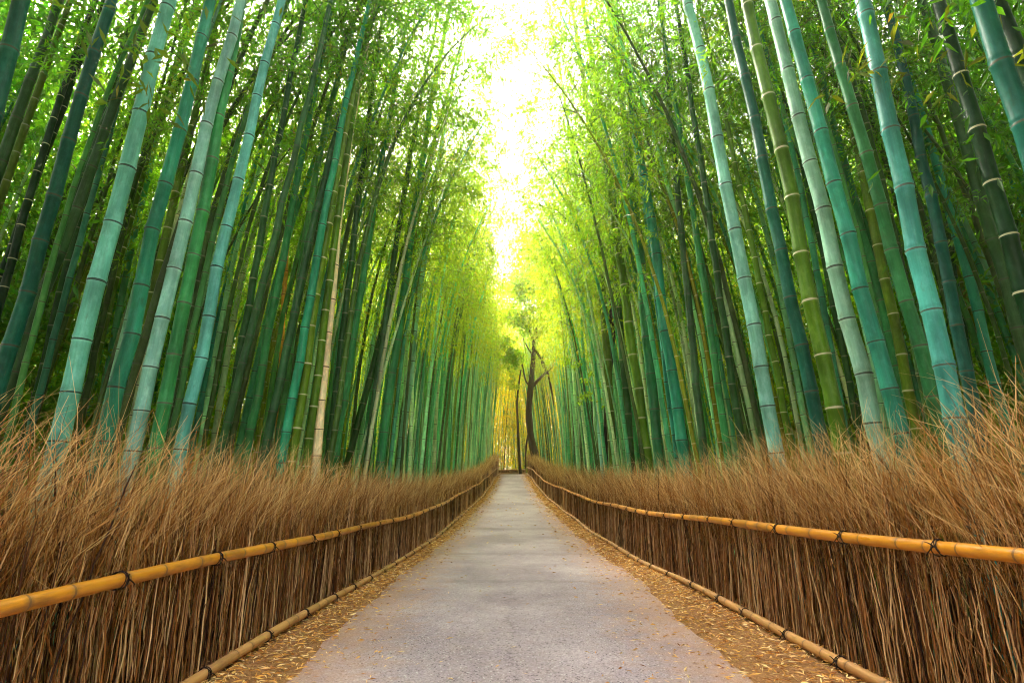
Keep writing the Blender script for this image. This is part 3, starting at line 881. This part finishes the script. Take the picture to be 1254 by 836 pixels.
# ------------------------------------------------------------------ trees among the bamboo
def limb(pts, zc, sides=9, dz=None):
    """pts [(px, py, r_px)] -> smooth tapered tube at camera depth zc"""
    P = np.array([at(a, b_, zc + (dz[min(i, len(dz) - 1)] if dz else 0)) for i, (a, b_, _) in enumerate(pts)])
    R = np.array([r * .66 * zc / F for _, _, r in pts])
    t = np.arange(len(pts)); tt = np.linspace(0, len(pts) - 1, (len(pts) - 1) * 4 + 1)
    P = np.stack([np.interp(tt, t, P[:, k]) for k in range(3)], 1)
    ker = np.array([.25, .5, .25])
    for _ in range(2):
        P[1:-1] = P[:-2] * .25 + P[1:-1] * .5 + P[2:] * .25
    R = np.interp(tt, t, R) * (1 + .08 * np.sin(tt * 5.3))
    R[-1] *= .3
    v, q, _, _ = tubes(P[None], R[None], sides)
    return v, q
def clump_leaves(blobs, zc, leaf, name, parent, mat, tint):
    LP = []
    for (a, b_, rad, n_) in blobs:
        c0 = at(a, b_, zc); r = rad * zc / F
        k = max(3, int(n_ / 28)); cc = c0 + rng.normal(0, .5, (k, 3)) * r * np.array([1, 1.0, .8])
        LP.append(cc[rng.integers(0, k, n_)] + rng.normal(0, .20, (n_, 3)) * r)
    LP = np.concatenate(LP); n_ = len(LP)
    L = rng.uniform(.7, 1.2, n_) * leaf
    v, q = leaf_quads(LP, rng.normal(0, 1, (n_, 3)) + np.array([0, 0, -.3]), L, L * .5)
    o = link(name, make_mesh(name, v, q, mat, {'rnd': np.repeat(np.clip(rng.normal(.5, .25, n_), 0, 1), 4)}, smooth=False), parent=parent)
    o.color = (*tint, 1)
    return o

tr = link('tree', None); tag(tr, 'dark crooked tree with forked bare limbs at the far end of the right fence', 'tree')
zc_ = 44
main = limb([(660, 585, 8.5), (656, 562, 7.5), (650, 535, 6.5), (647, 505, 6), (650, 472, 5.5), (653, 440, 4.3), (654, 415, 3.4), (659, 396, 2.2), (657, 378, 1.2), (662, 362, .6)], zc_)
link('trunk', make_mesh('trunk', *main, M_BARK), parent=tr)
for pts in ([(650, 474, 2), (643, 466, 1.5), (640, 448, 1.1), (637, 432, .6)],
            [(651, 474, 3.4), (664, 460, 2.6), (676, 450, 2), (690, 434, 1.4), (697, 422, .7)],
            [(655, 428, 2.2), (664, 441, 2.2), (671, 456, 2), (676, 480, 1.8), (679, 500, .9)],
            [(653, 436, 1.5), (645, 424, 1.1), (637, 406, .8), (634, 396, .4)],
            [(655, 414, 2.4), (666, 405, 1.9), (674, 394, 1.3), (684, 372, .8), (690, 350, .5)], [(654, 420, 2), (648, 404, 1.6), (646, 385, 1.1), (640, 362, .7), (638, 345, .4)],
            [(655, 415, 1.3), (648, 406, 1), (638, 400, .8), (628, 396, .4)],
            [(668, 454, 1.4), (662, 444, 1), (667, 432, .6)],
            [(649, 525, 2), (645, 540, 2), (643.5, 556, 1.8), (644, 575, 1.8)]):
    link('limb', make_mesh('limb', *limb(pts, zc_, 7, [.0, .3, .6, .9][:len(pts)]), M_BARK), parent=tr)
clump_leaves([(628, 436, 16, 700), (618, 420, 12, 300), (638, 352, 26, 3200), (662, 338, 26, 3200), (678, 380, 22, 1800), (652, 305, 24, 2600), (690, 420, 16, 800), (628, 385, 16, 1000), (645, 395, 18, 1000), (668, 300, 22, 1800)], zc_, .30, 'crown', tr, M_LEAF, (.95, .95, .5))

tr = link('tree', None); tag(tr, 'thin straight tree with brown trunk at the crest, left of the crooked tree', 'tree')
link('trunk', make_mesh('trunk', *limb([(638, 590, 3), (636, 560, 2.6), (634, 520, 2.3), (633, 490, 2), (636, 465, 1.5), (640, 440, .8)], 49), M_BARK), parent=tr)
clump_leaves([(634, 455, 12, 250), (628, 475, 9, 160)], 49, .28, 'crown', tr, M_LEAF, (1.7, 1.2, .7))

tr = link('sapling', None); tag(tr, 'spindly sapling silhouetted in the yellow opening at the path end', 'sapling')
link('trunk', make_mesh('trunk', *limb([(617, 585, .9), (618.5, 550, .8), (620, 520, .7), (620.5, 500, .4)], 56, 6), M_BARK), parent=tr)
clump_leaves([(625, 522, 6, 70), (620, 507, 5, 60), (615, 535, 4, 30)], 56, .2, 'crown', tr, M_LEAF, (.7, .6, .5))

tr = link('dead_tree', None); tag(tr, 'black bare dead tree with one long crooked branch among right bamboos', 'dead tree')
zc_ = 18.5
link('trunk', make_mesh('trunk', *limb([(742, 585, 4.2), (742, 540, 4), (743, 490, 4.4), (748, 430, 6), (751, 390, 7), (749, 356, 6), (744, 336, 4.4)], zc_), M_CHAR), parent=tr)
for pts in ([(746, 342, 2.6), (731, 315, 2.2), (718, 296, 2), (704, 276, 2.4), (691, 267, 1.3), (678, 252, 1), (661, 229, .6)],
            [(704, 277, 1.6), (702, 258, 1.8), (694, 238, .9), (686, 218, .5)]):
    link('limb', make_mesh('limb', *limb(pts, zc_, 7), M_CHAR), parent=tr)

tr = link('sapling', None); tag(tr, 'leafy green sapling hanging over the fence in front of the pale right culms', 'sapling')
zc_ = 19
link('trunk', make_mesh('trunk', *limb([(736, 590, 1), (730, 540, .9), (722, 500, .8), (716, 470, .6), (706, 445, .35)], zc_, 6), M_BRANCH, {'rnd': np.full(len(limb([(736, 590, 1), (730, 540, .9), (722, 500, .8), (716, 470, .6), (706, 445, .35)], zc_, 6)[0]), .2)}), parent=tr)
clump_leaves([(693, 443, 7, 40), (712, 442, 7, 45), (722, 462, 9, 60), (704, 490, 7, 40), (735, 470, 8, 50), (718, 486, 9, 60), (730, 495, 7, 40)], zc_, .13, 'crown', tr, M_LEAF, (1.2, 1.1, .9))

# ------------------------------------------------------------------ bright air between the far culms
V = np.array([(x, y, z) for z in (-1.6, 24) for y in (-45, 262) for x in (-205, 205)], float)
Q = np.array([(0, 2, 3, 1), (4, 5, 7, 6), (0, 1, 5, 4), (2, 6, 7, 3), (0, 4, 6, 2), (1, 3, 7, 5)])
mh = bpy.data.materials.new('haze'); mh.use_nodes = True
t_ = mh.node_tree; t_.nodes.clear()
ou = t_.nodes.new('ShaderNodeOutputMaterial'); pv = t_.nodes.new('ShaderNodeVolumePrincipled')
pv.inputs['Color'].default_value = (1, .97, .72, 1); pv.inputs['Density'].default_value = HAZE; pv.inputs['Anisotropy'].default_value = .55
t_.links.new(pv.outputs[0], ou.inputs['Volume'])
o = link('haze', make_mesh('haze', V, Q, mh, smooth=False)); tag(o, kind='stuff')

# ------------------------------------------------------------------ light
w = bpy.data.worlds.new('World'); sc.world = w; w.use_nodes = True
nt = w.node_tree; bg = nt.nodes['Background']
sky = nt.nodes.new('ShaderNodeTexSky'); sky.sky_type = 'NISHITA'; sky.sun_disc = False
EL, AZ = math.radians(46), math.radians(-38)
sky.sun_elevation = EL; sky.sun_rotation = AZ; sky.air_density = 1.0; sky.dust_density = 4.0; sky.ozone_density = 1.0
hs = nt.nodes.new('ShaderNodeHueSaturation'); hs.inputs['Saturation'].default_value = .30
nt.links.new(sky.outputs[0], hs.inputs['Color']); mx = nt.nodes.new('ShaderNodeMix'); mx.data_type = 'RGBA'; mx.blend_type = 'MULTIPLY'; mx.inputs[0].default_value = 1; mx.inputs[7].default_value = (1.14, .97, 1.0, 1)
nt.links.new(hs.outputs[0], mx.inputs[6]); nt.links.new(mx.outputs[2], bg.inputs[0])
bg.inputs[1].default_value = .15
sl = bpy.data.lights.new('sun', 'SUN'); sl.energy = 3.6; sl.angle = math.radians(8); sl.color = (1, .93, .80)
so = link('sun', sl)
d = Vector((math.sin(AZ) * math.cos(EL), math.cos(AZ) * math.cos(EL), math.sin(EL)))
so.rotation_euler = (-d).to_track_quat('-Z', 'Y').to_euler()

sc.view_settings.view_transform = 'Standard'; sc.view_settings.look = 'None'; sc.view_settings.gamma = 1
sc.view_settings.exposure = 3.5
cy = sc.cycles
cy.max_bounces = 8; cy.diffuse_bounces = 4; cy.glossy_bounces = 2; cy.transmission_bounces = 5; cy.transparent_max_bounces = 4
cy.volume_bounces = 1
cy.caustics_reflective = False; cy.caustics_refractive = False
cy.sample_clamp_indirect = 3.0
cy.filter_width = 1.1
cy.use_denoising = True
try: cy.denoiser = 'OPENIMAGEDENOISE'
except Exception: pass
cy.use_adaptive_sampling = True; cy.adaptive_threshold = .02
sc.render.use_persistent_data = False
